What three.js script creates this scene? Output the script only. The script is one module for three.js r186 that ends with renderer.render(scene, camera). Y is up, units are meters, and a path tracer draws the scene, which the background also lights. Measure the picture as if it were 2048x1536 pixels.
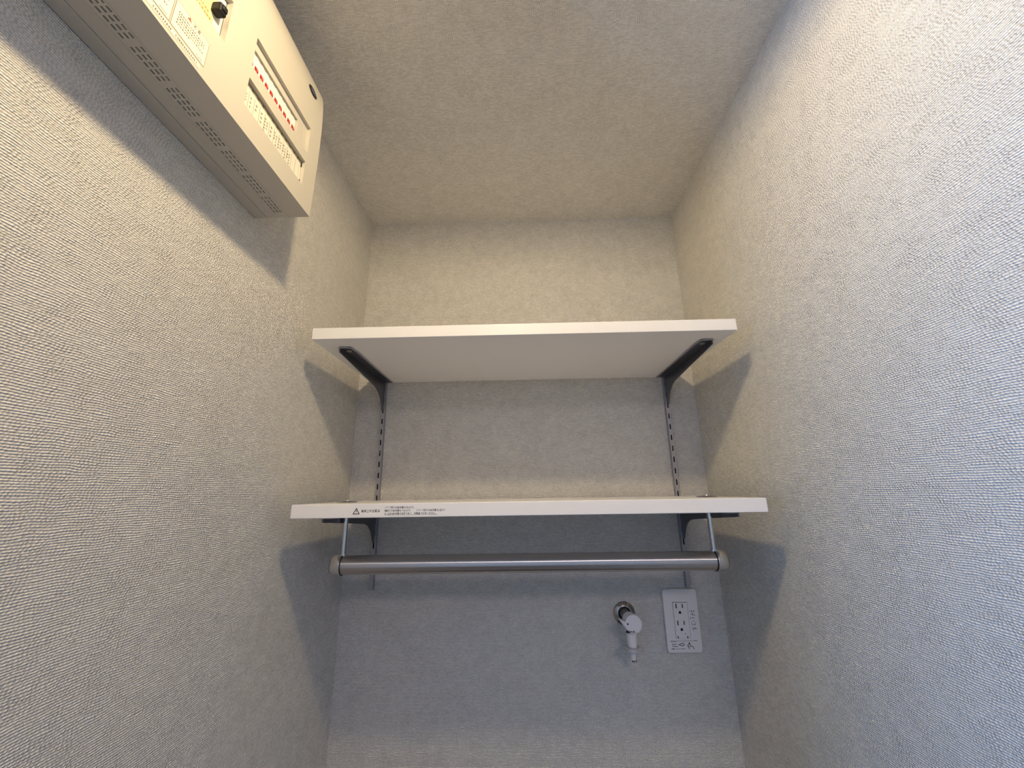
import * as THREE from 'three';
import { RoundedBoxGeometry } from 'three/addons/geometries/RoundedBoxGeometry.js';
import { mergeGeometries } from 'three/addons/utils/BufferGeometryUtils.js';
import { RectAreaLightUniformsLib } from 'three/addons/lights/RectAreaLightUniformsLib.js';

// ---------------------------------------------------------------- camera, sky, lights, exposure
const scene = new THREE.Scene();
const EYE = 1.5;                                   // eye height; heights below are written relative to it
const Y = (h) => EYE + h;
const camera = new THREE.PerspectiveCamera(2 * Math.atan(768 / 806.6) * 180 / Math.PI, 2048 / 1536, 0.01, 50);
camera.rotation.order = 'YXZ';
camera.rotation.set(0.26094, 0.01874, -0.01539);
camera.position.set(0.38746, EYE, 0.93366);
scene.add(camera);

const renderer = new THREE.WebGLRenderer({ antialias: true });
renderer.toneMapping = THREE.LinearToneMapping;
renderer.toneMappingExposure = 1.0;
renderer.shadowMap.enabled = true;
renderer.shadowMap.type = THREE.PCFSoftShadowMap;
RectAreaLightUniformsLib.init();

scene.background = new THREE.Color().setRGB(0.55, 0.75, 1.0);        // overcast blue daylight outside the window

const LAMP = { x: 0.365, y: Y(0.617), z: 0.755, bulb: 0.026, shade: 0.122, color: [1.0, 0.768, 0.45], power: 0.755 };
const DAY = { x: -1.66, y0: 0.95, y1: 2.0, z0: 1.2, z1: 2.3, color: [0.2, 0.46, 1.0], power: 16.5 };
const ROOM = { x: 0.75, z: 1.95, drop: 0.085, r: 0.21, color: [1.0, 0.81, 0.84], power: 20 };             // the room's own ceiling light, behind the camera
const daylight = new THREE.RectAreaLight(new THREE.Color().setRGB(...DAY.color), DAY.power, DAY.z1 - DAY.z0 - 0.1, DAY.y1 - DAY.y0 - 0.1);
daylight.name = 'window_daylight';
daylight.position.set(DAY.x + 0.025, (DAY.y0 + DAY.y1) / 2, (DAY.z0 + DAY.z1) / 2);
daylight.rotation.y = -Math.PI / 2;                                  // faces +x, into the room
scene.add(daylight);

// ---------------------------------------------------------------- helpers
let seed = 20240611;
const rnd = () => { seed = (seed + 0x6d2b79f5) | 0; let t = Math.imul(seed ^ (seed >>> 15), 1 | seed); t = (t + Math.imul(t ^ (t >>> 7), 61 | t)) ^ t; return ((t ^ (t >>> 14)) >>> 0) / 4294967296; };
const names = new Map();
function numbered(name) { const n = names.get(name) ?? 0; names.set(name, n + 1); return n ? name + '_' + String(n).padStart(3, '0') : name; }
function mesh(name, geo, mat, parent = scene) {
  const m = new THREE.Mesh(Array.isArray(geo) ? merge(geo) : geo, mat);
  m.name = parent === scene ? numbered(name) : name;
  m.castShadow = m.receiveShadow = true;
  parent.add(m);
  return m;
}
function thing(name, label, category, group, at = [0, 0, 0]) {
  const o = new THREE.Group();
  o.name = numbered(name); o.position.set(...at);
  o.userData.label = label; o.userData.category = category;
  if (group) o.userData.group = group;
  scene.add(o);
  return o;
}
function copyOf(src, label, at) {
  const c = src.clone(); c.name = numbered(src.name.replace(/_\d{3}$/, ''));
  c.userData = { ...src.userData, label }; c.position.set(...at); scene.add(c);
  return c;
}
function struct(name, geo, mat, parent) { const m = mesh(name, geo, mat, parent); if (m.parent === scene) m.userData.kind = 'structure'; return m; }
function merge(list) {
  const l = list.map((g) => { const n = g.index ? g.toNonIndexed() : g.clone(); for (const k of Object.keys(n.attributes)) if (!['position', 'normal', 'uv'].includes(k)) n.deleteAttribute(k); return n; });
  return mergeGeometries(l);
}
function box(x0, x1, y0, y1, z0, z1, r = 0) {
  const w = x1 - x0, h = y1 - y0, d = z1 - z0;
  const g = r ? new RoundedBoxGeometry(w, h, d, 3, r) : new THREE.BoxGeometry(w, h, d);
  g.translate((x0 + x1) / 2, (y0 + y1) / 2, (z0 + z1) / 2);
  return g;
}
function cyl(r0, r1, h, seg = 40) { return new THREE.CylinderGeometry(r0, r1, h, seg); }      // r0 top, r1 bottom, along y
function metricUV(g, su = 1, ou = 0, ov = 0) {                // uv in metres from position, by the face's main direction
  const n = g.index ? g.toNonIndexed() : g, p = n.attributes.position, q = n.attributes.normal, uv = new Float32Array(p.count * 2);
  for (let i = 0; i < p.count; i++) {
    const ax = Math.abs(q.getX(i)), ay = Math.abs(q.getY(i)), az = Math.abs(q.getZ(i));
    let u, v;
    if (ay > ax && ay > az) { u = p.getX(i); v = p.getZ(i); } else if (ax > az) { u = p.getZ(i); v = p.getY(i); } else { u = p.getX(i); v = p.getY(i); }
    uv[2 * i] = u * su + ou; uv[2 * i + 1] = v * su + ov;
  }
  n.setAttribute('uv', new THREE.BufferAttribute(uv, 2));
  return n;
}
function extrude(shape, depth, bevel = 0) {
  return new THREE.ExtrudeGeometry(shape, { depth: depth - 2 * bevel, bevelEnabled: bevel > 0, bevelThickness: bevel, bevelSize: bevel, bevelOffset: -bevel, bevelSegments: 2, curveSegments: 16 }).translate(0, 0, bevel);
}
function poly(pts) { const s = new THREE.Shape(); pts.forEach(([a, b], i) => (i ? s.lineTo(a, b) : s.moveTo(a, b))); s.closePath(); return s; }
function roundRect(x0, y0, x1, y1, r, S = THREE.Shape) {
  const s = new S();
  s.moveTo(x0 + r, y0); s.lineTo(x1 - r, y0); s.absarc(x1 - r, y0 + r, r, -Math.PI / 2, 0); s.lineTo(x1, y1 - r); s.absarc(x1 - r, y1 - r, r, 0, Math.PI / 2);
  s.lineTo(x0 + r, y1); s.absarc(x0 + r, y1 - r, r, Math.PI / 2, Math.PI); s.lineTo(x0, y0 + r); s.absarc(x0 + r, y0 + r, r, Math.PI, 1.5 * Math.PI);
  return s;
}
const rectPath = (x0, y0, x1, y1) => { const p = new THREE.Path(); p.moveTo(x0, y0); p.lineTo(x0, y1); p.lineTo(x1, y1); p.lineTo(x1, y0); p.closePath(); return p; };
function std(hex, o = {}) { return new THREE.MeshStandardMaterial({ color: hex, roughness: 0.5, ...o }); }

// ---------------------------------------------------------------- wallpaper: woven vinyl, colour and relief computed
const TILE = 0.82, TN = 2048;
function latticeNoise(w, h) {                            // value noise on a repeating lattice
  const a = new Float32Array(w * h).map(() => rnd());
  return (x, y) => {
    const x0 = Math.floor(x), y0 = Math.floor(y), fx = x - x0, fy = y - y0, s = fx * fx * (3 - 2 * fx), t = fy * fy * (3 - 2 * fy);
    const X0 = ((x0 % w) + w) % w, X1 = (X0 + 1) % w, Y0 = ((y0 % h) + h) % h, Y1 = (Y0 + 1) % h;
    return (a[Y0 * w + X0] * (1 - s) + a[Y0 * w + X1] * s) * (1 - t) + (a[Y1 * w + X0] * (1 - s) + a[Y1 * w + X1] * s) * t;
  };
}
function weave(rows, cols) {                             // weft threads in rows, each pressed down where a warp thread crosses it
  const wob = latticeNoise(60, 90), slip = latticeNoise(70, rows), slub = latticeNoise(150, rows), part = latticeNoise(cols * 2, rows), grain = latticeNoise(1000, 1000), big = latticeNoise(20, 20), patch = latticeNoise(60, 60);
  const rel = new Uint8Array(TN * TN * 4), col = new Uint8Array(TN * TN * 4);
  for (let y = 0; y < TN; y++) for (let x = 0; x < TN; x++) {
    const fx = x / TN, fy = y / TN;
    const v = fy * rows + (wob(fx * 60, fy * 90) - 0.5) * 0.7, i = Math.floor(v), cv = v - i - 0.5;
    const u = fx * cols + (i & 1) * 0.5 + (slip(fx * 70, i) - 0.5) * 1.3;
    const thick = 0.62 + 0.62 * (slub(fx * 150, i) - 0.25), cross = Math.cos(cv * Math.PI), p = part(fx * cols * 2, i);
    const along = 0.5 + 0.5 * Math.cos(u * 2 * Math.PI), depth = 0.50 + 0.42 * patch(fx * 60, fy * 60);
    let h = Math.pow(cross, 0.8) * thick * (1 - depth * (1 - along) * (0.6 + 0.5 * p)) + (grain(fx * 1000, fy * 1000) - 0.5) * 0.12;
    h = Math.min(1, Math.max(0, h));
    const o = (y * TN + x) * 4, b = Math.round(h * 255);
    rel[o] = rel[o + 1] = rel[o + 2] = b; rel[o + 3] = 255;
    const k = 0.74 + 0.29 * Math.min(1, Math.pow(h, 0.7) * 1.2) + (big(fx * 20, fy * 20) - 0.5) * 0.015;   // gaps between the threads darkened in the colour, standing in for their shade
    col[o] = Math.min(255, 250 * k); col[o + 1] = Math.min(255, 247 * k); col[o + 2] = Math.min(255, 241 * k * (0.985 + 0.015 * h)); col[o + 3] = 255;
  }
  const mk = (d, cs) => { const t = new THREE.DataTexture(d, TN, TN, THREE.RGBAFormat); t.wrapS = t.wrapT = THREE.RepeatWrapping; t.magFilter = THREE.LinearFilter; t.minFilter = THREE.LinearMipmapLinearFilter; t.generateMipmaps = true; t.colorSpace = cs; t.needsUpdate = true; return t; };
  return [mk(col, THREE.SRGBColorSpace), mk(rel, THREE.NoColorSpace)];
}
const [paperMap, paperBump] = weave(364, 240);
function paper(su, bump) {
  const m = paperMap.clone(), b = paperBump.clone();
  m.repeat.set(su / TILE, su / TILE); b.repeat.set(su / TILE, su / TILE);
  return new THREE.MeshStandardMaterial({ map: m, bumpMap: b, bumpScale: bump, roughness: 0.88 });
}
const M = {
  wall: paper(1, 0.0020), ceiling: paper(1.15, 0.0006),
  board: std(0xf5f4f1, { roughness: 0.38 }),
  plastic: std(0xc9c4b7, { roughness: 0.55 }), plasticInner: std(0xe2dfd4, { roughness: 0.5 }), dark: std(0x0b0b0c, { roughness: 0.6 }),
  white: std(0xeceae6, { roughness: 0.3 }), greyPlastic: std(0x56565c, { roughness: 0.45 }),
  rail: new THREE.MeshStandardMaterial({ color: new THREE.Color().setRGB(0.42, 0.42, 0.44), metalness: 0.75, roughness: 0.42 }),
  bracket: new THREE.MeshStandardMaterial({ color: new THREE.Color().setRGB(0.17, 0.17, 0.19), metalness: 1, roughness: 0.3 }),
  chrome: new THREE.MeshStandardMaterial({ color: new THREE.Color().setRGB(0.62, 0.61, 0.60), metalness: 1, roughness: 0.09 }),
  satin: new THREE.MeshPhysicalMaterial({ color: new THREE.Color().setRGB(0.60, 0.57, 0.53), metalness: 1, roughness: 0.3, anisotropy: 1, anisotropyRotation: Math.PI / 2 }),
  capMetal: new THREE.MeshStandardMaterial({ color: new THREE.Color().setRGB(0.60, 0.60, 0.61), metalness: 1, roughness: 0.12 }),
  zinc: new THREE.MeshStandardMaterial({ color: new THREE.Color().setRGB(0.78, 0.78, 0.78), metalness: 1, roughness: 0.3 }), flangeMetal: new THREE.MeshStandardMaterial({ color: new THREE.Color().setRGB(0.40, 0.37, 0.33), metalness: 1, roughness: 0.2 }),
  red: std(0xa80f0c, { roughness: 0.4 }), pinkMark: std(0xe58a80), navy: std(0x10131f, { roughness: 0.25 }), badgeMark: std(0x6d7288, { roughness: 0.4 }),
  clear: new THREE.MeshPhysicalMaterial({ color: 0xffffff, transmission: 1, thickness: 0, roughness: 0.06, ior: 1.45 }),
};

// ---------------------------------------------------------------- the room shell
const W = 0.8, CEIL = Y(0.7028), JAMB = 0.845, REAR = 2.8;       // alcove width, ceiling, front of the alcove, rear wall of the room
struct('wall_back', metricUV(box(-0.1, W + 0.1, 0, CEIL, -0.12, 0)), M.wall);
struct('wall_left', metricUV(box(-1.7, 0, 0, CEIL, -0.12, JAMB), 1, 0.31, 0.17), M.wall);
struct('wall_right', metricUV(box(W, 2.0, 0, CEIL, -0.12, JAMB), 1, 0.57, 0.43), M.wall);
{
  const s = poly([[JAMB - 0.05, 0], [REAR + 0.12, 0], [REAR + 0.12, CEIL], [JAMB - 0.05, CEIL]]);      // (z, y), with the window opening
  s.holes.push(rectPath(DAY.z0, DAY.y0, DAY.z1, DAY.y1));
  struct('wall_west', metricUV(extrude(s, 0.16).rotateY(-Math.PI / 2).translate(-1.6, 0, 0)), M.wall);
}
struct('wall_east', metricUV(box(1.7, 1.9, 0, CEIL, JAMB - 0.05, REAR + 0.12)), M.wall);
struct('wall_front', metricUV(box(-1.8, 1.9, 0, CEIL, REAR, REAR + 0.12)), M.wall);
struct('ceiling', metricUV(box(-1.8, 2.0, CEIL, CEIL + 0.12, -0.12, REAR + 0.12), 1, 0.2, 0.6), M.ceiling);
{
  const n = 512, d = new Uint8Array(n * n * 4), g1 = latticeNoise(6, 128), g2 = latticeNoise(24, 256);
  for (let y = 0; y < n; y++) for (let x = 0; x < n; x++) {
    const k = 0.75 + 0.3 * g1(x / n * 6, y / n * 128) + 0.15 * (g2(x / n * 24, y / n * 256) - 0.5), o = (y * n + x) * 4;
    d[o] = 96 * k; d[o + 1] = 68 * k; d[o + 2] = 46 * k; d[o + 3] = 255;
  }
  const t = new THREE.DataTexture(d, n, n); t.wrapS = t.wrapT = THREE.RepeatWrapping; t.magFilter = THREE.LinearFilter; t.colorSpace = THREE.SRGBColorSpace; t.needsUpdate = true;
  struct('floor', metricUV(box(-1.8, 2.0, -0.1, 0, -0.12, REAR + 0.12)), new THREE.MeshStandardMaterial({ map: t, roughness: 0.45 }));
}
function windowIn(name, a0, a1, y0, y1, place) {              // frame in the opening and two clear panes; built along x, then placed
  const f = 0.05, m = (a0 + a1) / 2, win = new THREE.Group(), bars = [[a0, a1, y0, y0 + f, -0.02, 0.03], [a0, a1, y1 - f, y1, -0.02, 0.03], [a0, a0 + f, y0 + f, y1 - f, -0.02, 0.03], [a1 - f, a1, y0 + f, y1 - f, -0.02, 0.03], [m - 0.02, m + 0.02, y0 + f, y1 - f, -0.014, 0.03]];
  win.name = name; win.userData.kind = 'structure'; scene.add(win);
  mesh('window_frame', place(merge(bars.map((b) => box(...b)))), std(0xd8d8d6), win);
  for (const [c, d] of [[a0 + f, m - 0.02], [m + 0.02, a1 - f]]) mesh('window_pane', place(box(c, d, y0 + f, y1 - f, 0.008, 0.012)), M.clear, win);
}
windowIn('window_1', DAY.z0, DAY.z1, DAY.y0, DAY.y1, (g) => g.rotateY(-Math.PI / 2).scale(1, 1, 1).translate(DAY.x, 0, 0));
{   // the room's ceiling light, behind the camera
  const t = thing('room_light', 'flat round white ceiling light of the room', 'lamp', null, [ROOM.x, CEIL - ROOM.drop, ROOM.z]);
  const lathe = (pts) => new THREE.LatheGeometry(pts.map(([a, b]) => new THREE.Vector2(a, b)), 64);
  mesh('housing', lathe([[ROOM.r - 0.012, 0.001], [ROOM.r, 0.001], [ROOM.r + 0.006, 0.012], [ROOM.r + 0.004, ROOM.drop - 0.012], [ROOM.r - 0.03, ROOM.drop - 0.0005], [0.0001, ROOM.drop - 0.0005]]), std(0xf0f0ee), t);
  mesh('diffuser', lathe([[0.0001, 0.0], [ROOM.r - 0.012, 0.0], [ROOM.r - 0.012, 0.004], [0.0001, 0.004]]), new THREE.MeshStandardMaterial({ color: 0xffffff, emissive: new THREE.Color().setRGB(...ROOM.color), emissiveIntensity: 1.5 }), t);
  const l = new THREE.RectAreaLight(new THREE.Color().setRGB(...ROOM.color), ROOM.power, ROOM.r * 1.75, ROOM.r * 1.75);
  l.name = 'room_lamp_light'; l.rotation.x = -Math.PI / 2; l.position.y = -0.006;
  t.add(l);
}
{   // the alcove's lamp: a bulb under an added shade, shaped to cut its upward light
  const t = thing('ceiling_lamp', 'ceiling lamp with a bare frosted bulb under an added grey light shield', 'lamp', null, [LAMP.x, LAMP.y, LAMP.z]);
  const h = CEIL - LAMP.y, R = LAMP.shade, lathe = (pts) => new THREE.LatheGeometry(pts.map(([a, b]) => new THREE.Vector2(a, b)), 64);
  mesh('shade', lathe([[0.022, h - 0.0225], [0.05, h - 0.026], [0.09, 0.034], [R - 0.002, 0.003], [R, 0.004], [0.093, 0.038], [0.052, h - 0.022], [0.022, h - 0.0205]]), std(0x8d8c8a, { roughness: 0.6 }), t);
  mesh('base', lathe([[0.0001, h - 0.0005], [0.045, h - 0.0005], [0.045, h - 0.016], [0.024, h - 0.022], [0.018, 0.045], [0.0001, 0.045]]), std(0xe8e8e6), t);
  mesh('bulb', lathe([[0.0001, -0.027], [0.012, -0.0235], [0.021, -0.0155], [0.026, -0.002], [0.0245, 0.010], [0.018, 0.024], [0.0135, 0.034], [0.0135, 0.0445], [0.0001, 0.0445]]), new THREE.MeshStandardMaterial({ color: 0xffffff, emissive: new THREE.Color().setRGB(...LAMP.color), emissiveIntensity: 5 }), t);
  const l = new THREE.PointLight(new THREE.Color().setRGB(...LAMP.color), LAMP.power);
  l.name = 'lamp_light'; l.castShadow = true; l.shadow.radius = 1.05; l.shadow.mapSize.set(2048, 2048);
  t.add(l);
}

// ---------------------------------------------------------------- lettering: strokes on a 10 x 10 grid, each pair of digits one point
const GLYPH = {
  '使': '3014 2329 4292 4484874744 6068 6749 5699', '用': '211709 219189 2484 2787 5159', '上': '5059 5383 1999', 'の': '523816143261838669', '注': '1122 0414 0928 6071 4393 4696 3999 6239',
  '意': '5061 1191 3143 7163 0494 2588 2525882825 1819 393969 8899', '点': '5054 5282 2484872724 1819 3839 5859 7889', 'パ': '3218 6288 8081919080', 'イ': '7114 4349', 'プ': '12726438 8081919080',
  '部': '3031 0151 1113 4133 0454 0656590906 7079 709083948676', '分': '4013 6093 2575 4519 75797868', '耐': '0151 3124 0454 0409 5459 2428 2439 3439 6393 808979 6576', '荷': '0191 3032 6062 2415 2529 3494 848979 4565674745',
  '重': '8111 0292 2383862623 2484 5059 1777 0999', 'は': '1019 3393 707759476799', '5': '7121246486784928', 'k': '1119 6315 3569', 'g': '733325376775 73787939', 'で': '128264566879 8485 9495', 'す': '0292 505648374655 565739', '。': '1727291917',
  '棚': '0232 2029 2105 2334 41614149 6169 4363 4666 71917179 9199 7393 7696', '1': '325159', '0': '513225385978857251', '（': '80646698', '）': '10343618', '含': '5003 5093 3363 257547 3767693937', 'む': '1272 4046271636454889 7384',
  '※': '1188 8118 4142 4849 1415 7475', '記': '2021 0141 0333 0535 0737390907 519195555999 9997', '目': '2181892921 2484 2686', '安': '5051 13119193 432669 734719 0494', 'あ': '1272 4048 73482716345474868869', 'り': '2125 717559', '、': '1729',
  '保': '2004 1319 4181844441 4696 6469 6648 6698', '障': '1019 1030243617 6061 4191 3393 4484874744 4585 3898 6769', '値': '2004 1319 3191 6063 4383884843 4585 4686 3339 3999', 'ま': '1282 1585 505838275789', 'せ': '0494 707667 303989', 'ん': '501936556899',
};
function write(ctx, text, x, y, size, pitch, weight) {           // x, y: upper left of the first cell, in canvas pixels
  ctx.lineWidth = size * weight; ctx.lineCap = ctx.lineJoin = 'round';
  for (const ch of text) {
    if (ch !== ' ') {
      ctx.beginPath();
      for (const line of GLYPH[ch].split(' ')) for (let i = 0; i < line.length; i += 2) {
        const px = x + (+line[i] + 0.5) / 10 * size * 0.94, py = y + (+line[i + 1] + 0.5) / 10 * size;
        i ? ctx.lineTo(px, py) : ctx.moveTo(px, py);
      }
      ctx.stroke();
    }
    x += '5k10g'.includes(ch) ? pitch * 0.58 : pitch;
  }
  return x;
}
function canvas(w, h, paint, transparent = false) {
  const c = document.createElement('canvas'); c.width = w; c.height = h;
  const ctx = c.getContext('2d'); paint(ctx, w, h);
  const t = new THREE.CanvasTexture(c); t.colorSpace = THREE.SRGBColorSpace; t.magFilter = THREE.LinearFilter; t.anisotropy = 8;
  return t;
}
function tinyPrint(ctx, x, y, w, h, cell, ink) {            // print too small to read in the photograph: short strokes in cells
  ctx.strokeStyle = ink; ctx.lineWidth = h * 0.13; ctx.lineCap = 'butt';
  for (let cx = x; cx < x + w - cell * 0.6; cx += cell) {
    ctx.beginPath();
    const n = 2 + Math.floor(rnd() * 3);
    for (let i = 0; i < n; i++) { const yy = y + h * (0.12 + 0.76 * (i + rnd() * 0.4) / n); ctx.moveTo(cx + cell * 0.08 * rnd(), yy); ctx.lineTo(cx + cell * (0.6 + 0.25 * rnd()), yy); }
    for (let i = 0; i < 2; i++) { const xx = cx + cell * (0.15 + 0.55 * rnd()); ctx.moveTo(xx, y + h * 0.2 * rnd()); ctx.lineTo(xx, y + h * (0.7 + 0.3 * rnd())); }
    ctx.stroke();
  }
}
function printMat(t, o = {}) { return new THREE.MeshStandardMaterial({ map: t, roughness: 0.5, ...o }); }

// ---------------------------------------------------------------- shelves
const SH = { x0: 0.0356, x1: 0.7535, z0: 0.0125, z1: 0.2984, th: 0.0205, up: Y(0.2553), low: Y(-0.0349) };
function shelf(label, y) {
  const t = thing('wall_shelf', label, 'shelf', null, [0, y, 0]);
  mesh('board', box(SH.x0, SH.x1, 0, SH.th, SH.z0, SH.z1, 0.0011), M.board, t);
  return t;
}
shelf('plain white upper wall shelf with nothing printed on its front edge', SH.up);
const lowShelf = shelf('white lower wall shelf with black printed warning on its front edge', SH.low);
{   // the notice printed on the front edge
  const x0 = 0.128, x1 = 0.278, y0 = 0.0022, y1 = 0.0184, S = 2048 / (x1 - x0);
  const t = canvas(2048, 221, (c, w, h) => {
    c.fillStyle = '#f5f4f1'; c.fillRect(0, 0, w, h);
    const X = (x) => (x - x0) * S, YY = (r) => (SH.low + y1 - Y(r)) * S;
    c.strokeStyle = '#15120f'; c.lineJoin = 'round'; c.lineWidth = 15;
    c.beginPath(); c.moveTo(X(0.1318), YY(-0.0291)); c.lineTo(X(0.1411), YY(-0.0291)); c.lineTo(X(0.1364), YY(-0.0211)); c.closePath(); c.stroke();
    c.lineWidth = 12; c.beginPath(); c.moveTo(X(0.1364), YY(-0.0235)); c.lineTo(X(0.1364), YY(-0.0267)); c.moveTo(X(0.1364), YY(-0.0278)); c.lineTo(X(0.1364), YY(-0.0281)); c.stroke();
    c.strokeStyle = '#161412'; write(c, '使用上の注意点', X(0.1437), YY(-0.0228), 0.0041 * S, 0.00415 * S, 0.125);
    c.strokeStyle = '#20242c';
    const p = 0.00322 * S, z = 0.0033 * S;
    write(c, 'パイプ部分の耐荷重は5kgです。', X(0.1794), YY(-0.0188), z, p, 0.105);
    write(c, '棚部分の耐荷重は10kgです。', X(0.1794), YY(-0.0233), z, p, 0.105);
    write(c, '（パイプ部分の耐荷重5kg含む）', X(0.2262), YY(-0.0233), z, p, 0.105);
    const e = write(c, '※上記は耐荷重の目安であり、保障値ではありません。', X(0.1794), YY(-0.0277), z, p, 0.105);
    c.lineWidth = 4; c.beginPath(); c.moveTo(X(0.1794), YY(-0.0313)); c.lineTo(e, YY(-0.0313)); c.stroke();
  });
  mesh('printed_notice', new THREE.PlaneGeometry(x1 - x0, y1 - y0).translate((x0 + x1) / 2, (y0 + y1) / 2, SH.z1 + 0.00015), printMat(t, { roughness: 0.38 }), lowShelf);
}

// ---------------------------------------------------------------- slotted wall rails
const RAILX = [0.0663, 0.7298], RAILZ = 0.0115;
{
  const y0 = -0.1962, y1 = 0.305, hw = 0.0042, slots = [];
  const s = roundRect(-hw, y0, hw, y1, 0.0008);
  for (let y = 0.1751 - 24.62e-3 * 14.5; y < y1 - 0.02; y += 24.62e-3) if (y > y0 + 0.02) { slots.push(y); s.holes.push(roundRect(-0.00135, y - 0.006, 0.00135, y + 0.006, 0.0004, THREE.Path)); }
  const mk = (label, x) => {
    const t = thing('slotted_rail', label, 'shelf rail', null, [x, EYE, 0]);
    mesh('channel', [extrude(s, 0.0008).translate(0, 0, RAILZ - 0.0008), box(-hw, -hw + 0.0013, y0, y1, 0.0003, RAILZ - 0.0007), box(hw - 0.0013, hw, y0, y1, 0.0003, RAILZ - 0.0007), box(-hw + 0.001, hw - 0.001, y0, y0 + 0.0012, 0.0003, RAILZ - 0.001)], M.rail, t);
    mesh('inner_shade_liner', [box(-hw + 0.0013, hw - 0.0013, y0 + 0.002, y1 - 0.001, 0.0003, 0.0012), box(-hw + 0.0013, -hw + 0.0016, y0 + 0.002, y1 - 0.001, 0.0012, RAILZ - 0.0015), box(hw - 0.0016, hw - 0.0013, y0 + 0.002, y1 - 0.001, 0.0012, RAILZ - 0.0015)], M.dark, t);  // near-black liners added as the shade seen through the slots
    for (const y of [0.0895 + 0.0008, -0.158]) mesh('screw', cyl(0.0011, 0.0014, 0.0006, 14).rotateX(Math.PI / 2).translate(0, y, RAILZ + 0.0003), M.greyPlastic, t);
    return t;
  };
  mk('slotted metal rail on the back wall, the one away from the socket plate', RAILX[0]);
  mk('slotted metal rail whose lower end touches the socket plate', RAILX[1]);
}

// ---------------------------------------------------------------- shelf brackets: an angle of dark steel, web below, flange under the board
function bracketParts(t, s) {                                // s = +1: the flange points to +x
  const tip = 0.2565, m = M.bracket;
  const web = new THREE.Shape();                              // outline in (z, y), y = 0 at the underside of the board
  web.moveTo(0.0105, -0.0006); web.lineTo(tip, -0.0006); web.lineTo(tip, -0.0088); web.lineTo(0.145, -0.0180); web.lineTo(0.078, -0.0238);
  web.bezierCurveTo(0.050, -0.0266, 0.031, -0.038, 0.0205, -0.066); web.lineTo(0.0125, -0.0675); web.lineTo(0.0125, -0.004); web.closePath();
  const g = extrude(web, 0.0024, 0.0004).translate(0, 0, -0.0012);
  const p = g.attributes.position, n = g.attributes.normal;  // (z, y, x) to (x, y, z)
  for (let i = 0; i < p.count; i++) { p.setXYZ(i, -p.getZ(i), p.getY(i), p.getX(i)); n.setXYZ(i, -n.getZ(i), n.getY(i), n.getX(i)); }
  mesh('web', g, m, t);
  const f = new THREE.Shape();                                // flange outline in (x, z)
  const a = s * -0.0014, b = s * 0.0215;
  f.moveTo(a, 0.016); f.lineTo(b, 0.016); f.lineTo(b, tip - 0.002); f.quadraticCurveTo(b - s * 0.001, tip + 0.004, b - s * 0.006, tip + 0.004); f.lineTo(a + s * 0.002, tip + 0.003); f.quadraticCurveTo(a, tip + 0.003, a, tip); f.closePath();
  mesh('flange', extrude(f, 0.0016, 0.0003).rotateX(Math.PI / 2), m, t);
  const lip = [];                                             // rolled edge along the free side and the tip
  lip.push(new THREE.TubeGeometry(new THREE.CatmullRomCurve3([[b, -0.002, 0.018], [b, -0.002, 0.13], [b, -0.002, tip - 0.004], [b - s * 0.002, -0.002, tip + 0.002], [b - s * 0.007, -0.002, tip + 0.0035], [a + s * 0.003, -0.002, tip + 0.003], [a, -0.002, tip - 0.001]].map((q) => new THREE.Vector3(...q))), 60, 0.0011, 8));
  mesh('rolled_edge', lip, M.rail, t);
  const sc = mesh('screw', cyl(0.0036, 0.0042, 0.0018, 24).translate(s * 0.0115, -0.0025, 0.2435), M.zinc, t);
  mesh('screw_recess', [box(s * 0.0115 - 0.0020, s * 0.0115 + 0.0020, -0.0035, -0.0032, 0.2431, 0.2439), box(s * 0.0115 - 0.0004, s * 0.0115 + 0.0004, -0.0035, -0.0032, 0.2415, 0.2455)], M.dark, sc);
  for (const y of [-0.030, -0.062]) mesh('hook', box(-0.0011, 0.0011, y, y + 0.010, 0.006, 0.0135), M.chrome, t);
}
{
  const g = 'brackets under the two shelves';
  const L = thing('shelf_bracket', 'dark steel bracket under the upper shelf, at its end near the breaker panel', 'bracket', g, [RAILX[0], SH.up, 0]);
  bracketParts(L, 1);
  const R = thing('shelf_bracket', 'dark steel bracket under the upper shelf, above the socket plate rail', 'bracket', g, [RAILX[1], SH.up, 0]);
  bracketParts(R, -1);
  copyOf(L, 'dark steel bracket under the lower shelf, below the printed notice', [RAILX[0], SH.low, 0]);
  copyOf(R, 'dark steel bracket under the lower shelf, on the rail that ends at the socket plate', [RAILX[1], SH.low, 0]);
}

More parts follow.
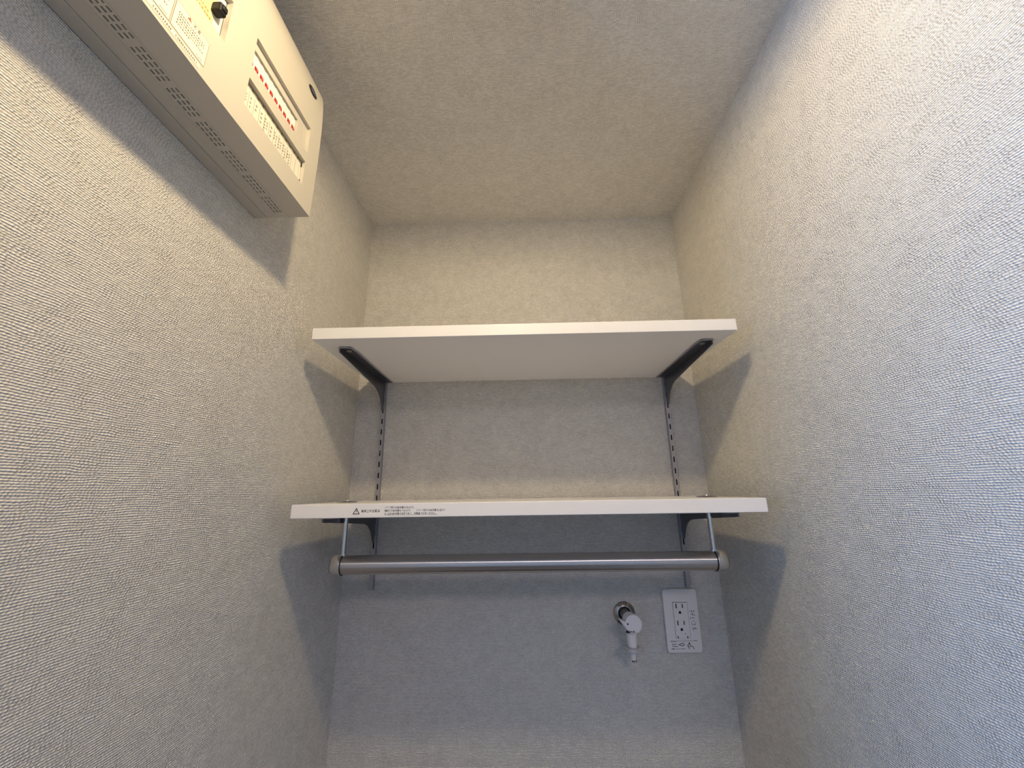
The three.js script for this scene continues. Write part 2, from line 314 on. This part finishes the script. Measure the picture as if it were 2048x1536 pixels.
// ---------------------------------------------------------------- clothes rail under the lower shelf
{
  const z = 0.182, y = Y(-0.1188), r = 0.0157, xl = 0.0728, xr = 0.7165;
  const t = thing('clothes_rail', 'thick stainless steel clothes rail hanging under the lower shelf', 'clothes rail', null, [0, y, z]);
  mesh('pipe', cyl(r, r, xr - xl, 64).rotateZ(Math.PI / 2).translate((xl + xr) / 2, 0, 0), M.satin, t);
  const prof = [[0.0001, 0], [0.0105, 0.0002], [0.0148, 0.0016], [0.0164, 0.005], [0.0170, 0.012], [0.0171, 0.0195], [0.0166, 0.0205], [0.0152, 0.0205]].map(([a, b]) => new THREE.Vector2(a, b));
  for (const [x, s] of [[xl, -1], [xr, 1]]) {
    const g = new THREE.LatheGeometry(prof, 56);
    if (s < 0) g.rotateZ(-Math.PI / 2).translate(x - 0.0185, 0, 0); else g.rotateZ(Math.PI / 2).translate(x + 0.0185, 0, 0);
    const cap = mesh('end_cap', g, M.capMetal, t);
    mesh('seal_ring', new THREE.TorusGeometry(0.0162, 0.0009, 8, 48).rotateY(Math.PI / 2).translate(x + s * -0.0022, 0, 0), M.dark, cap);
  }
  for (const x of [xl + 0.0002, xr - 0.0002]) {
    const top = SH.low - y, rod = mesh('hanger_rod', cyl(0.0044, 0.0044, top - 0.012, 24).translate(x, (top + 0.012) / 2, 0), M.chrome, t);
    mesh('rod_collar', cyl(0.0058, 0.0066, 0.004, 24).translate(x, 0.0165, 0), M.chrome, rod);
    mesh('rod_collar', cyl(0.0062, 0.0062, 0.003, 24).translate(x, top - 0.0015, 0), M.chrome, rod);
    const wt = top + SH.th;
    const wa = mesh('washer', new THREE.LatheGeometry([[0.0001, 0.0030], [0.0085, 0.0028], [0.0165, 0.0012], [0.0180, 0]].map(([a, b]) => new THREE.Vector2(a, b)), 36).translate(x, wt + 0.0001, 0), M.capMetal, t);
    mesh('bolt_head', new THREE.SphereGeometry(0.0036, 20, 10, 0, Math.PI * 2, 0, Math.PI / 2).scale(1, 0.8, 1).translate(x, wt + 0.0028, 0), M.zinc, wa);
  }
}

// ---------------------------------------------------------------- breaker panel on the left wall
{
  const z0 = 0.427, z1 = 0.80, yb = 0.398;
  const t = thing('breaker_panel', 'white electrical breaker panel with red switch tabs, high on the wall', 'breaker panel', null, [0, EYE, 0]);
  const P = [[0.398, 0.0814], [0.425, 0.0821], [0.4625, 0.0829], [0.5, 0.0833], [0.53, 0.0833], [0.555, 0.0829], [0.58, 0.0819], [0.6074, 0.0801], [0.6165, 0.0787], [0.624, 0.0762], [0.6315, 0.0725], [0.637, 0.0693], [0.6425, 0.0648], [0.647, 0.0598], [0.651, 0.0525], [0.6535, 0.042], [0.6548, 0.028]];
  const front = (y) => {
    let i = 0; while (i < P.length - 2 && y > P[i + 1][0]) i++;
    const p0 = P[Math.max(0, i - 1)], p1 = P[i], p2 = P[i + 1], p3 = P[Math.min(P.length - 1, i + 2)], f = (y - p1[0]) / (p2[0] - p1[0]);
    const m1 = (p2[1] - p0[1]) / (p2[0] - p0[0]) * (p2[0] - p1[0]), m2 = (p3[1] - p1[1]) / (p3[0] - p1[0]) * (p2[0] - p1[0]);
    return (2 * f ** 3 - 3 * f * f + 1) * p1[1] + (f ** 3 - 2 * f * f + f) * m1 + (-2 * f ** 3 + 3 * f * f) * p2[1] + (f ** 3 - f * f) * m2;
  };
  const HOLE = { main: [0.6215, 0.735, 0.4635, 0.5218, 0.0762], row: [0.4555, 0.5815, 0.4852, 0.5290, 0.0784], strip: [0.4570, 0.5815, 0.4295, 0.4677, 0.0775] };  // z0, z1, y0, y1, floor x
  const uniq = (a) => [...new Set(a.map((v) => +v.toFixed(6)))].sort((p, q) => p - q);
  const zs = uniq([z0, z1, ...Object.values(HOLE).flatMap((h) => [h[0], h[1]]), 0.52, 0.60, 0.68, 0.76]);
  const ys = uniq([...P.map((p) => p[0]), ...Object.values(HOLE).flatMap((h) => [h[2], h[3]]), 0.41, 0.418, 0.44, 0.45, 0.475, 0.515, 0.545, 0.595, 0.6205, 0.6278, 0.6343, 0.640, 0.645, 0.649, 0.6523]);
  const pos = [], idx = [], quad = (a, b, c, d) => { const o = pos.length / 3; pos.push(...a, ...b, ...c, ...d); idx.push(o, o + 1, o + 2, o, o + 2, o + 3); };
  const grid = [];
  for (const y of ys) for (const z of zs) grid.push(front(y), y, z);
  const gi = [];
  for (let j = 0; j < ys.length - 1; j++) for (let i = 0; i < zs.length - 1; i++) {
    const zc = (zs[i] + zs[i + 1]) / 2, yc = (ys[j] + ys[j + 1]) / 2;
    if (Object.values(HOLE).some((h) => zc > h[0] && zc < h[1] && yc > h[2] && yc < h[3])) continue;
    const a = j * zs.length + i, b = a + 1, c = a + zs.length, d = c + 1;
    gi.push(a, c, b, b, c, d);
  }
  const face = new THREE.BufferGeometry();
  face.setAttribute('position', new THREE.Float32BufferAttribute(grid, 3)); face.setIndex(gi); face.computeVertexNormals();
  face.setAttribute('uv', new THREE.Float32BufferAttribute(new Float32Array(grid.length / 3 * 2), 2));
  for (const [a, b, c, d, x] of Object.values(HOLE)) {        // the four walls of each recess
    const yy = ys.filter((v) => v >= c - 1e-6 && v <= d + 1e-6);
    for (let k = 0; k < yy.length - 1; k++) for (const z of [a, b]) quad([front(yy[k]), yy[k], z], [front(yy[k + 1]), yy[k + 1], z], [x, yy[k + 1], z], [x, yy[k], z]);
    for (const y of [c, d]) quad([front(y), y, a], [front(y), y, b], [x, y, b], [x, y, a]);
  }
  const end = [[0.0178, yb], ...ys.map((y) => [front(y), y]), [0.0178, 0.6552]];
  const walls = new THREE.BufferGeometry();
  walls.setAttribute('position', new THREE.Float32BufferAttribute(pos, 3)); walls.setIndex(idx); walls.computeVertexNormals();
  walls.setAttribute('uv', new THREE.Float32BufferAttribute(new Float32Array(pos.length / 3 * 2), 2));
  const under = poly([[0.0182, z0], [0.0814, z0], [0.0814, z1], [0.0182, z1]]);      // underside in (x, z) with the vent slots cut through
  for (let k = 0; k < 9; k++) for (let i = 0; i < 5; i++) for (let r = 0; r < 3; r++) {
    const z = 0.4411 + k * 0.03885 + i * 0.00675, x = 0.0365 + 0.0047 * r + (z - 0.44) * 0.0085;
    if (z < z1 - 0.006) under.holes.push(rectPath(x - 0.00085, z - 0.0024, x + 0.00085, z + 0.0024));
  }
  const ug = extrude(under, 0.0016).rotateX(Math.PI / 2).translate(0, yb + 0.0016, 0);
  const flat = (x, s) => { const g = new THREE.ShapeGeometry(poly(end)); g.translate(0, 0, x); return g; };
  mesh('cover', [face, walls, ug, flat(z0), flat(z1), box(0.0178, 0.03, 0.6535, 0.6552, z0, z1)], M.plastic, t);
  mesh('vent_rib', [box(0.0338, 0.0343, yb - 0.0004, yb + 0.0006, z0 + 0.001, z1), box(0.0508, 0.0513, yb - 0.0004, yb + 0.0006, z0 + 0.001, z1)], M.plastic, t);
  mesh('housing', box(0.0004, 0.0174, yb - 0.0003, 0.6548, z0 - 0.0003, z1, 0.0008), M.plastic, t);

  // main breaker, only its lower corner is in the picture
  {
    const [a, b, c, d, x] = HOLE.main;
    const body = mesh('main_breaker', box(x - 0.012, x, c + 0.0006, d - 0.0006, a + 0.0006, b - 0.0006), M.plasticInner, t);
    const tex = canvas(512, 256, (q, w, h) => {
      q.fillStyle = '#e2d3a0'; q.fillRect(0, 0, w, h);
      for (const [yy, hh, n0, n1] of [[20, 30, 0, 440], [66, 24, 0, 300], [104, 24, 40, 380], [142, 24, 0, 330], [180, 20, 120, 470], [214, 22, 0, 500]]) tinyPrint(q, n0 + 8, yy, n1 - n0, hh, hh * 0.8, '#9c7a2c');
      q.fillStyle = '#c9ac55'; q.fillRect(60, 60, 120, 70);
    });
    const pl = new THREE.PlaneGeometry(b - a - 0.016, 0.040).rotateY(Math.PI / 2).translate(x + 0.0002, c + 0.0265, (a + b) / 2 + 0.003);
    mesh('rating_label', pl, printMat(tex), body);
    mesh('lever', [box(x, x + 0.0105, 0.4855, 0.4975, 0.6288, 0.6385, 0.0022), box(x, x + 0.0125, 0.4885, 0.4955, 0.6303, 0.6368, 0.0015)], M.dark, t).userData.label = 'black switch lever';
  }
  // row of ten small breakers with red tabs and two blank places
  {
    const [a, b, c, d, x] = HOLE.row;
    mesh('blank_cover', [box(x - 0.002, x, c, d, a, 0.4688 - 0.0003), box(x - 0.002, x, c, d, 0.4688 + 0.0003, 0.4808)], M.plastic, t);
    mesh('row_frame', [box(x - 0.006, x, 0.5178, d, 0.4808, b), box(x - 0.006, x, c, 0.4868, 0.4808, b), box(x - 0.006, x + 0.0012, 0.4858, 0.5178, 0.4802, 0.4812)], M.plastic, t);
    mesh('row_backing', box(x - 0.009, x - 0.007, c, d, 0.4808, b), M.greyPlastic, t);
    for (let k = 0; k < 10; k++) {
      const zc = 0.5769 - k * 0.00998;
      const br = mesh('breaker', [box(x - 0.007, x - 0.0018, 0.4872, 0.5150, zc - 0.00475, zc + 0.00475, 0.0004), box(x - 0.007, x - 0.0026, 0.5150, 0.5168, zc - 0.0022, zc + 0.0018)], M.white, t);
      const tab = extrude(poly([[x - 0.003, 0.4922], [x - 0.0013, 0.4922], [x - 0.0005, 0.4965], [x - 0.0013, 0.5008], [x - 0.003, 0.5008]]), 0.0056, 0.0002).translate(0, 0, zc - 0.0028);
      mesh('red_tab', tab, M.red, br);
      mesh('tab_mark', box(x - 0.0015, x - 0.0004, 0.4952, 0.4982, zc - 0.0005, zc + 0.0005), M.pinkMark, br);
    }
  }
  // strip of twelve circuit names
  {
    const [a, b, c, d, x] = HOLE.strip;
    const tex = canvas(1536, 470, (q, w, h) => {
      q.fillStyle = '#ebe3d3'; q.fillRect(0, 0, w, h);
      const S = w / (b - a), X = (z) => (b - z) * S;
      q.fillStyle = '#a39a84'; q.fillRect(0, 0, w, 62);  // top band painted darker as the shaded upper wall of the recess
      for (let k = 0; k < 12; k++) { q.fillStyle = '#6b6149'; q.fillRect(X(0.5769 - k * 0.00998) - 24, 16, 48, 34); }
      q.fillStyle = '#8d826a';
      for (let k = 0; k <= 12; k++) q.fillRect(X(0.5813 - k * 0.01003) - 3, 100, 7, h - 120);
      const ink = ['#6e604f', '#8a7f70', '#6e6250', '#6a5c46', '#5f5648', '#7c725f', '#6f6552', '#62563f', '#5c4f38', '#5a4d38'];
      const rowsOf = [[2, 3], [3], [2], [3], [5, 3], [4], [3, 4], [4, 3], [3, 4], [3, 5]];
      rowsOf.forEach((cols, k) => cols.forEach((n, m) => {             // vertical writing, one or two columns a cell
        const cx = X(0.5769 - k * 0.00998) - (cols.length === 1 ? 24 : 50 - m * 52), step = cols.length === 1 ? 78 : 56, y0 = 150 + (m ? 26 : 0);
        for (let i = 0; i < n; i++) tinyPrint(q, cx, y0 + i * step, cols.length === 1 ? 50 : 42, cols.length === 1 ? 52 : 40, cols.length === 1 ? 50 : 42, ink[k]);
      }));
    });
    mesh('name_strip', new THREE.PlaneGeometry(b - a - 0.0006, d - c - 0.0006).rotateY(Math.PI / 2).translate(x, (c + d) / 2, (a + b) / 2), printMat(tex), t);
    for (const [p, q] of [[0.4585, 0.4645], [0.4312, 0.4365]]) mesh('strip_slot', box(x, x + 0.0012, p, q, a + 0.0002, a + 0.0016), M.dark, t);  // two dark slots of the end wall, drawn as dark blocks
  }
  // paper labels stuck on the front, following its curve
  const decal = (za, zb, ya, yb2, tex) => {
    const g = new THREE.PlaneGeometry(1, 1, 1, 8), p = g.attributes.position;
    for (let i = 0; i < p.count; i++) { const y = ya + (p.getY(i) + 0.5) * (yb2 - ya), z = zb - (p.getX(i) + 0.5) * (zb - za); p.setXYZ(i, front(y) + 0.00022, y, z); }
    g.computeVertexNormals();
    return mesh('warning_label', g, printMat(tex), t);
  };
  const warn = (triangle) => canvas(640, 480, (q, w, h) => {
    q.fillStyle = '#efe8d4'; q.fillRect(0, 0, w, h);
    q.strokeStyle = '#7d6f52'; q.lineWidth = 7; q.strokeRect(4, 4, w - 8, h - 8);
    q.lineWidth = 5; q.beginPath(); q.moveTo(0, 84); q.lineTo(w, 84); q.stroke();
    q.fillStyle = triangle; q.beginPath(); q.moveTo(248, 14); q.lineTo(290, 74); q.lineTo(206, 74); q.closePath(); q.fill();
    q.strokeStyle = '#2a2620'; write(q, '注意', 318, 12, 62, 84, 0.12);
    for (let i = 0; i < 5; i++) tinyPrint(q, 70, 130 + i * 50, [500, 500, 430, 500, 250][i], 34, 36, '#3a3124');
    tinyPrint(q, 470, 420, 120, 28, 24, '#5c523f');
  });
  decal(0.6362, 0.6757, 0.4096, 0.4399, warn('#a05032'));
  decal(0.6768, 0.7165, 0.4096, 0.4399, warn('#a05032'));
  const foot = decal(0.640, 0.7165, 0.4022, 0.4074, canvas(1024, 70, (q, w, h) => { q.fillStyle = '#e6e2d6'; q.fillRect(0, 0, w, h); tinyPrint(q, 330, 14, 270, 40, 26, '#5e523e'); tinyPrint(q, 640, 14, 330, 40, 26, '#5e523e'); }));
  foot.name = 'printed_line';
  // dark oval badge on the rounded upper part
  {
    const cy = 0.5945, cz = 0.4605, ry = 0.0062, rz = 0.0112, nrm = Math.atan2(front(cy - 0.004) - front(cy + 0.004), 0.008);
    const s = new THREE.Shape(); s.absellipse(0, 0, rz, ry, 0, Math.PI * 2);
    const badge = new THREE.Group();
    badge.name = 'oval_badge'; badge.position.set(front(cy) + 0.0001, cy, cz); badge.rotation.set(0, Math.PI / 2, 0, 'YXZ'); badge.rotateX(-nrm);
    t.add(badge);
    mesh('badge_plate', extrude(s, 0.0009, 0.0003), M.navy, badge);
    const wave = new THREE.CatmullRomCurve3([[-0.007, 0.001], [-0.0045, 0.0022], [-0.003, -0.0012], [-0.0005, 0.0016], [0.0018, -0.0014], [0.004, 0.0012], [0.007, -0.0008]].map(([a, b]) => new THREE.Vector3(a, b, 0.0009)));
    mesh('badge_mark', new THREE.TubeGeometry(wave, 40, 0.0006, 6), M.badgeMark, badge);
  }
}

// ---------------------------------------------------------------- washing-machine tap
{
  const cx = 0.5946, cy = Y(-0.2458);
  const t = thing('washing_machine_tap', 'white plastic water tap with chrome wall flange and clear stop ring', 'tap', null, [cx, cy, 0]);
  const lathe = (pts, seg = 48) => new THREE.LatheGeometry(pts.map(([a, b]) => new THREE.Vector2(a, b)), seg);
  const fl = mesh('wall_flange', lathe([[0.0222, 0.0002], [0.0222, 0.0014], [0.0212, 0.0030], [0.0150, 0.0062], [0.0128, 0.0066], [0.0120, 0.0055], [0.0120, 0.0002]], 64).rotateX(Math.PI / 2), M.flangeMetal, t);
  mesh('flange_gap', cyl(0.0120, 0.0120, 0.003).rotateX(Math.PI / 2).translate(0, 0, 0.0018), M.dark, fl);
  mesh('neck', lathe([[0.0001, 0.050], [0.0098, 0.050], [0.0102, 0.030], [0.0096, 0.029], [0.0096, 0.002]]).rotateX(Math.PI / 2), new THREE.MeshStandardMaterial({ color: 0x8a8884, roughness: 0.4, metalness: 0.4 }), t);
  const knob = roundRect(-0.0002, -0.0002, 0.0002, 0.0002, 0.0001); knob.curves.length = 0;
  knob.absarc(0, 0, 0.0159, Math.PI * 1.24, Math.PI * 0.92 + Math.PI * 2); knob.lineTo(-0.0248, 0.0080); knob.quadraticCurveTo(-0.0262, 0.0066, -0.0245, 0.0046); knob.quadraticCurveTo(-0.020, -0.001, -0.0102, -0.0122);
  const kn = mesh('knob', extrude(knob, 0.0135, 0.0009).translate(0, 0, 0.0608), M.white, t);
  mesh('knob_hole', [box(-0.0128, -0.0096, -0.0012, 0.0022, 0.0740, 0.0745), box(-0.0016, 0.0004, -0.0132, -0.0104, 0.0740, 0.0745)], M.greyPlastic, kn);
  mesh('valve_body', [lathe([[0.0001, 0.0612], [0.0128, 0.0612], [0.0134, 0.0600], [0.0134, 0.0415], [0.0120, 0.0400], [0.0001, 0.0400]]).rotateX(Math.PI / 2), cyl(0.0108, 0.0108, 0.018).translate(0, -0.0135, 0.0505)], M.white, t);
  mesh('valve_notch', box(-0.0122, -0.004, -0.0188, -0.0150, 0.0585, 0.0612, 0.0004), M.dark, t);
  const rib = [];
  for (let i = 0; i <= 8; i++) { const y = -0.0222 - i * 0.0027; rib.push([0.0095 - (i > 5 ? 0.0003 * (i - 5) : 0), y], [0.0102 - (i > 5 ? 0.0003 * (i - 5) : 0), y - 0.0012]); }
  mesh('ribbed_sleeve', lathe([[0.0001, -0.0218], ...rib, [0.0085, -0.0475], [0.0001, -0.0475]]).translate(0, 0, 0.0505), M.white, t);
  mesh('stop_ring', lathe([[0.0088, -0.0468], [0.0120, -0.0440], [0.0132, -0.0455], [0.0150, -0.0470], [0.0215, -0.0472], [0.0222, -0.0480], [0.0215, -0.0490], [0.0090, -0.0488], [0.0088, -0.0468]], 56).translate(0, 0, 0.0505), new THREE.MeshPhysicalMaterial({ color: 0xf0f0ee, transmission: 0.75, roughness: 0.22, thickness: 0.002, ior: 1.45 }), t);
  mesh('nozzle', lathe([[0.0001, -0.0480], [0.0056, -0.0480], [0.0060, -0.0560], [0.0052, -0.0575], [0.0052, -0.0660], [0.0044, -0.0672], [0.0036, -0.0672], [0.0034, -0.060]]).translate(0, 0, 0.0505), M.white, t);
  mesh('nozzle_valve', [cyl(0.0030, 0.0026, 0.0035, 20).translate(-0.0006, -0.0688, 0.0505), box(0.0042, 0.0056, -0.0722, -0.0660, 0.0498, 0.0512, 0.0004).rotateZ(0)], M.greyPlastic, t);
}

// ---------------------------------------------------------------- socket plate
{
  const x0 = 0.6748, x1 = 0.7446, y0 = -0.3170, y1 = -0.2005;
  const t = thing('socket_plate', 'white double power socket plate with earth pins and printed icons', 'socket', null, [0, EYE, 0]);
  const s = roundRect(x0, y0, x1, y1, 0.006);
  const mx0 = 0.6938, mx1 = 0.7232, my0 = -0.2915, my1 = -0.2252;
  s.holes.push(rectPath(mx0, my0, mx1, my1));
  mesh('plate', extrude(s, 0.0078, 0.0016).translate(0, 0, 0.0002), M.white, t);
  const m = poly([[mx0 + 0.0003, my0 + 0.0003], [mx1 - 0.0003, my0 + 0.0003], [mx1 - 0.0003, my1 - 0.0005], [mx0 + 0.0003, my1 - 0.0005]]);
  for (const oy of [-0.2321, -0.2632]) {
    m.holes.push(rectPath(0.7004 - 0.00115, oy - 0.0044, 0.7004 + 0.00115, oy + 0.0044), rectPath(0.7131 - 0.0011, oy - 0.0038, 0.7131 + 0.0011, oy + 0.0038));
    const e = new THREE.Path(), ey = oy - 0.0118; e.moveTo(0.7069 - 0.0026, ey - 0.0026); e.lineTo(0.7069 - 0.0026, ey); e.absarc(0.7069, ey, 0.0026, Math.PI, 0, true); e.lineTo(0.7069 + 0.0026, ey - 0.0026); e.closePath();
    m.holes.push(e);
  }
  const mod = mesh('socket_module', extrude(m, 0.0011).translate(0, 0, 0.0065), M.white, t);
  mesh('slot_shade_block', box(mx0 + 0.0004, mx1 - 0.0004, my0 + 0.0004, my1 - 0.0004, 0.0006, 0.0062), M.dark, mod);  // solid dark block set behind the openings as their inner shade
  mesh('earth_flap', box(0.7020, 0.7126, -0.2900, -0.2812, 0.0070, 0.0079, 0.0003), M.white, mod);
  // print on the plate: two numerals, a column of writing and the icon row
  const px0 = 0.677, px1 = 0.741, py0 = -0.3135, py1 = -0.237, S = 1024 / (px1 - px0);
  const paint = (c) => {
    const X = (x) => (x - px0) * S, YY = (y) => (py1 - y) * S;
    c.fillStyle = '#eceae6'; c.fillRect(0, 0, 1024, 1224);
    const line = (col, w, ...pts) => { c.strokeStyle = col; c.lineWidth = w * S; c.lineCap = 'round'; c.lineJoin = 'round'; c.beginPath(); pts.forEach(([a, b], i) => (i ? c.lineTo(X(a), YY(b)) : c.moveTo(X(a), YY(b)))); c.stroke(); };
    const dot = (col, x, y, r) => { c.fillStyle = col; c.beginPath(); c.arc(X(x), YY(y), r * S, 0, 7); c.fill(); };
    dot('#16171f', 0.7302, -0.2416, 0.00125); dot('#20212a', 0.7346, -0.2416, 0.00115); dot('#9a9aa2', 0.7262, -0.2418, 0.001);
    const g = '#6c6d78';
    line(g, 0.0011, [0.7283, -0.2465], [0.7330, -0.2470], [0.7365, -0.2498]); line(g, 0.0011, [0.7318, -0.2452], [0.7310, -0.2505]);
    line(g, 0.0012, [0.7268, -0.2530], [0.7268, -0.2560]); line(g, 0.0012, [0.7295, -0.2542], [0.7345, -0.2542]);
    line(g, 0.0010, [0.7280, -0.2625], [0.7290, -0.2668], [0.7345, -0.2668], [0.7360, -0.2620]); line(g, 0.0010, [0.7300, -0.2590], [0.7335, -0.2600]);
    line(g, 0.0012, [0.7278, -0.2715], [0.7302, -0.2765]); line(g, 0.0012, [0.7312, -0.2745], [0.7330, -0.2715], [0.7362, -0.2745]); line(g, 0.0010, [0.7316, -0.2735], [0.7362, -0.2735]);
    const k = '#45464f';
    line(k, 0.0006, [0.6810, -0.2955], [0.7345, -0.2951]); for (let i = 0; i < 5; i++) line(k, 0.0009, [0.6818 + i * 0.0024, -0.2966 - (i % 2) * 0.0009], [0.6832 + i * 0.0024, -0.2966]); line('#2e3038', 0.0011, [0.7300, -0.2949], [0.7342, -0.2952]);
    line(k, 0.0010, [0.6845, -0.3010], [0.6930, -0.3010]); line(k, 0.0012, [0.6850, -0.3050], [0.6950, -0.3053]); line('#777884', 0.0008, [0.6850, -0.3005], [0.6850, -0.3050]);
    c.fillStyle = '#16171f'; c.beginPath(); c.moveTo(X(0.6967), YY(-0.3008)); c.lineTo(X(0.6990), YY(-0.3012)); c.lineTo(X(0.6980), YY(-0.3046)); c.closePath(); c.fill();
    line(k, 0.0013, [0.6995, -0.3012], [0.7060, -0.2990], [0.7080, -0.3004]); line(k, 0.0014, [0.7005, -0.3028], [0.7040, -0.3040], [0.7090, -0.3022]);
    dot('#14151c', 0.7188, -0.2994, 0.0015); line(k, 0.0013, [0.7180, -0.3010], [0.7150, -0.3030], [0.7152, -0.3050], [0.7172, -0.3080], [0.7180, -0.3098]); line(k, 0.0013, [0.7190, -0.3012], [0.7215, -0.3042], [0.7252, -0.3060], [0.7268, -0.3095]); line(k, 0.0010, [0.7160, -0.3050], [0.7210, -0.3055]);
    line(k, 0.0011, [0.6820, -0.3096], [0.6845, -0.3096]); dot('#24252e', 0.6860, -0.3096, 0.0012); line('#777884', 0.0008, [0.6875, -0.3096], [0.7100, -0.3094]); dot(k, 0.7040, -0.3094, 0.0009);
  };
  const tex = canvas(1024, 1224, paint);
  const lay = (a, b, c, d, name, parent, z) => {               // a piece of the print, cut to fit between the sockets
    const g = new THREE.PlaneGeometry(b - a, d - c).translate((a + b) / 2, (c + d) / 2, z), uv = g.attributes.uv, p = g.attributes.position;
    for (let i = 0; i < p.count; i++) uv.setXY(i, (p.getX(i) - px0) / (px1 - px0), (p.getY(i) - py0) / (py1 - py0));
    return mesh(name, g, printMat(tex, { roughness: 0.3 }), parent);
  };
  lay(0.7250, 0.7382, -0.2785, -0.2385, 'printed_text', t, 0.00815);
  lay(0.6795, 0.7385, -0.3125, -0.2935, 'printed_icons', t, 0.00815);
  const nums = [];
  for (const x of [0.6977, 0.7169]) nums.push(box(x - 0.0012, x + 0.0006, -0.2876, -0.2868, 0.0076, 0.0079), box(x - 0.0004, x + 0.0010, -0.2898, -0.2868, 0.0076, 0.0079), box(x - 0.0016, x + 0.0018, -0.2905, -0.2897, 0.0076, 0.0079));
  nums.push(box(0.7124, 0.7138, -0.2836, -0.2818, 0.0079, 0.0082));
  mesh('printed_numerals', nums, M.dark, mod);
}

renderer.render(scene, camera);
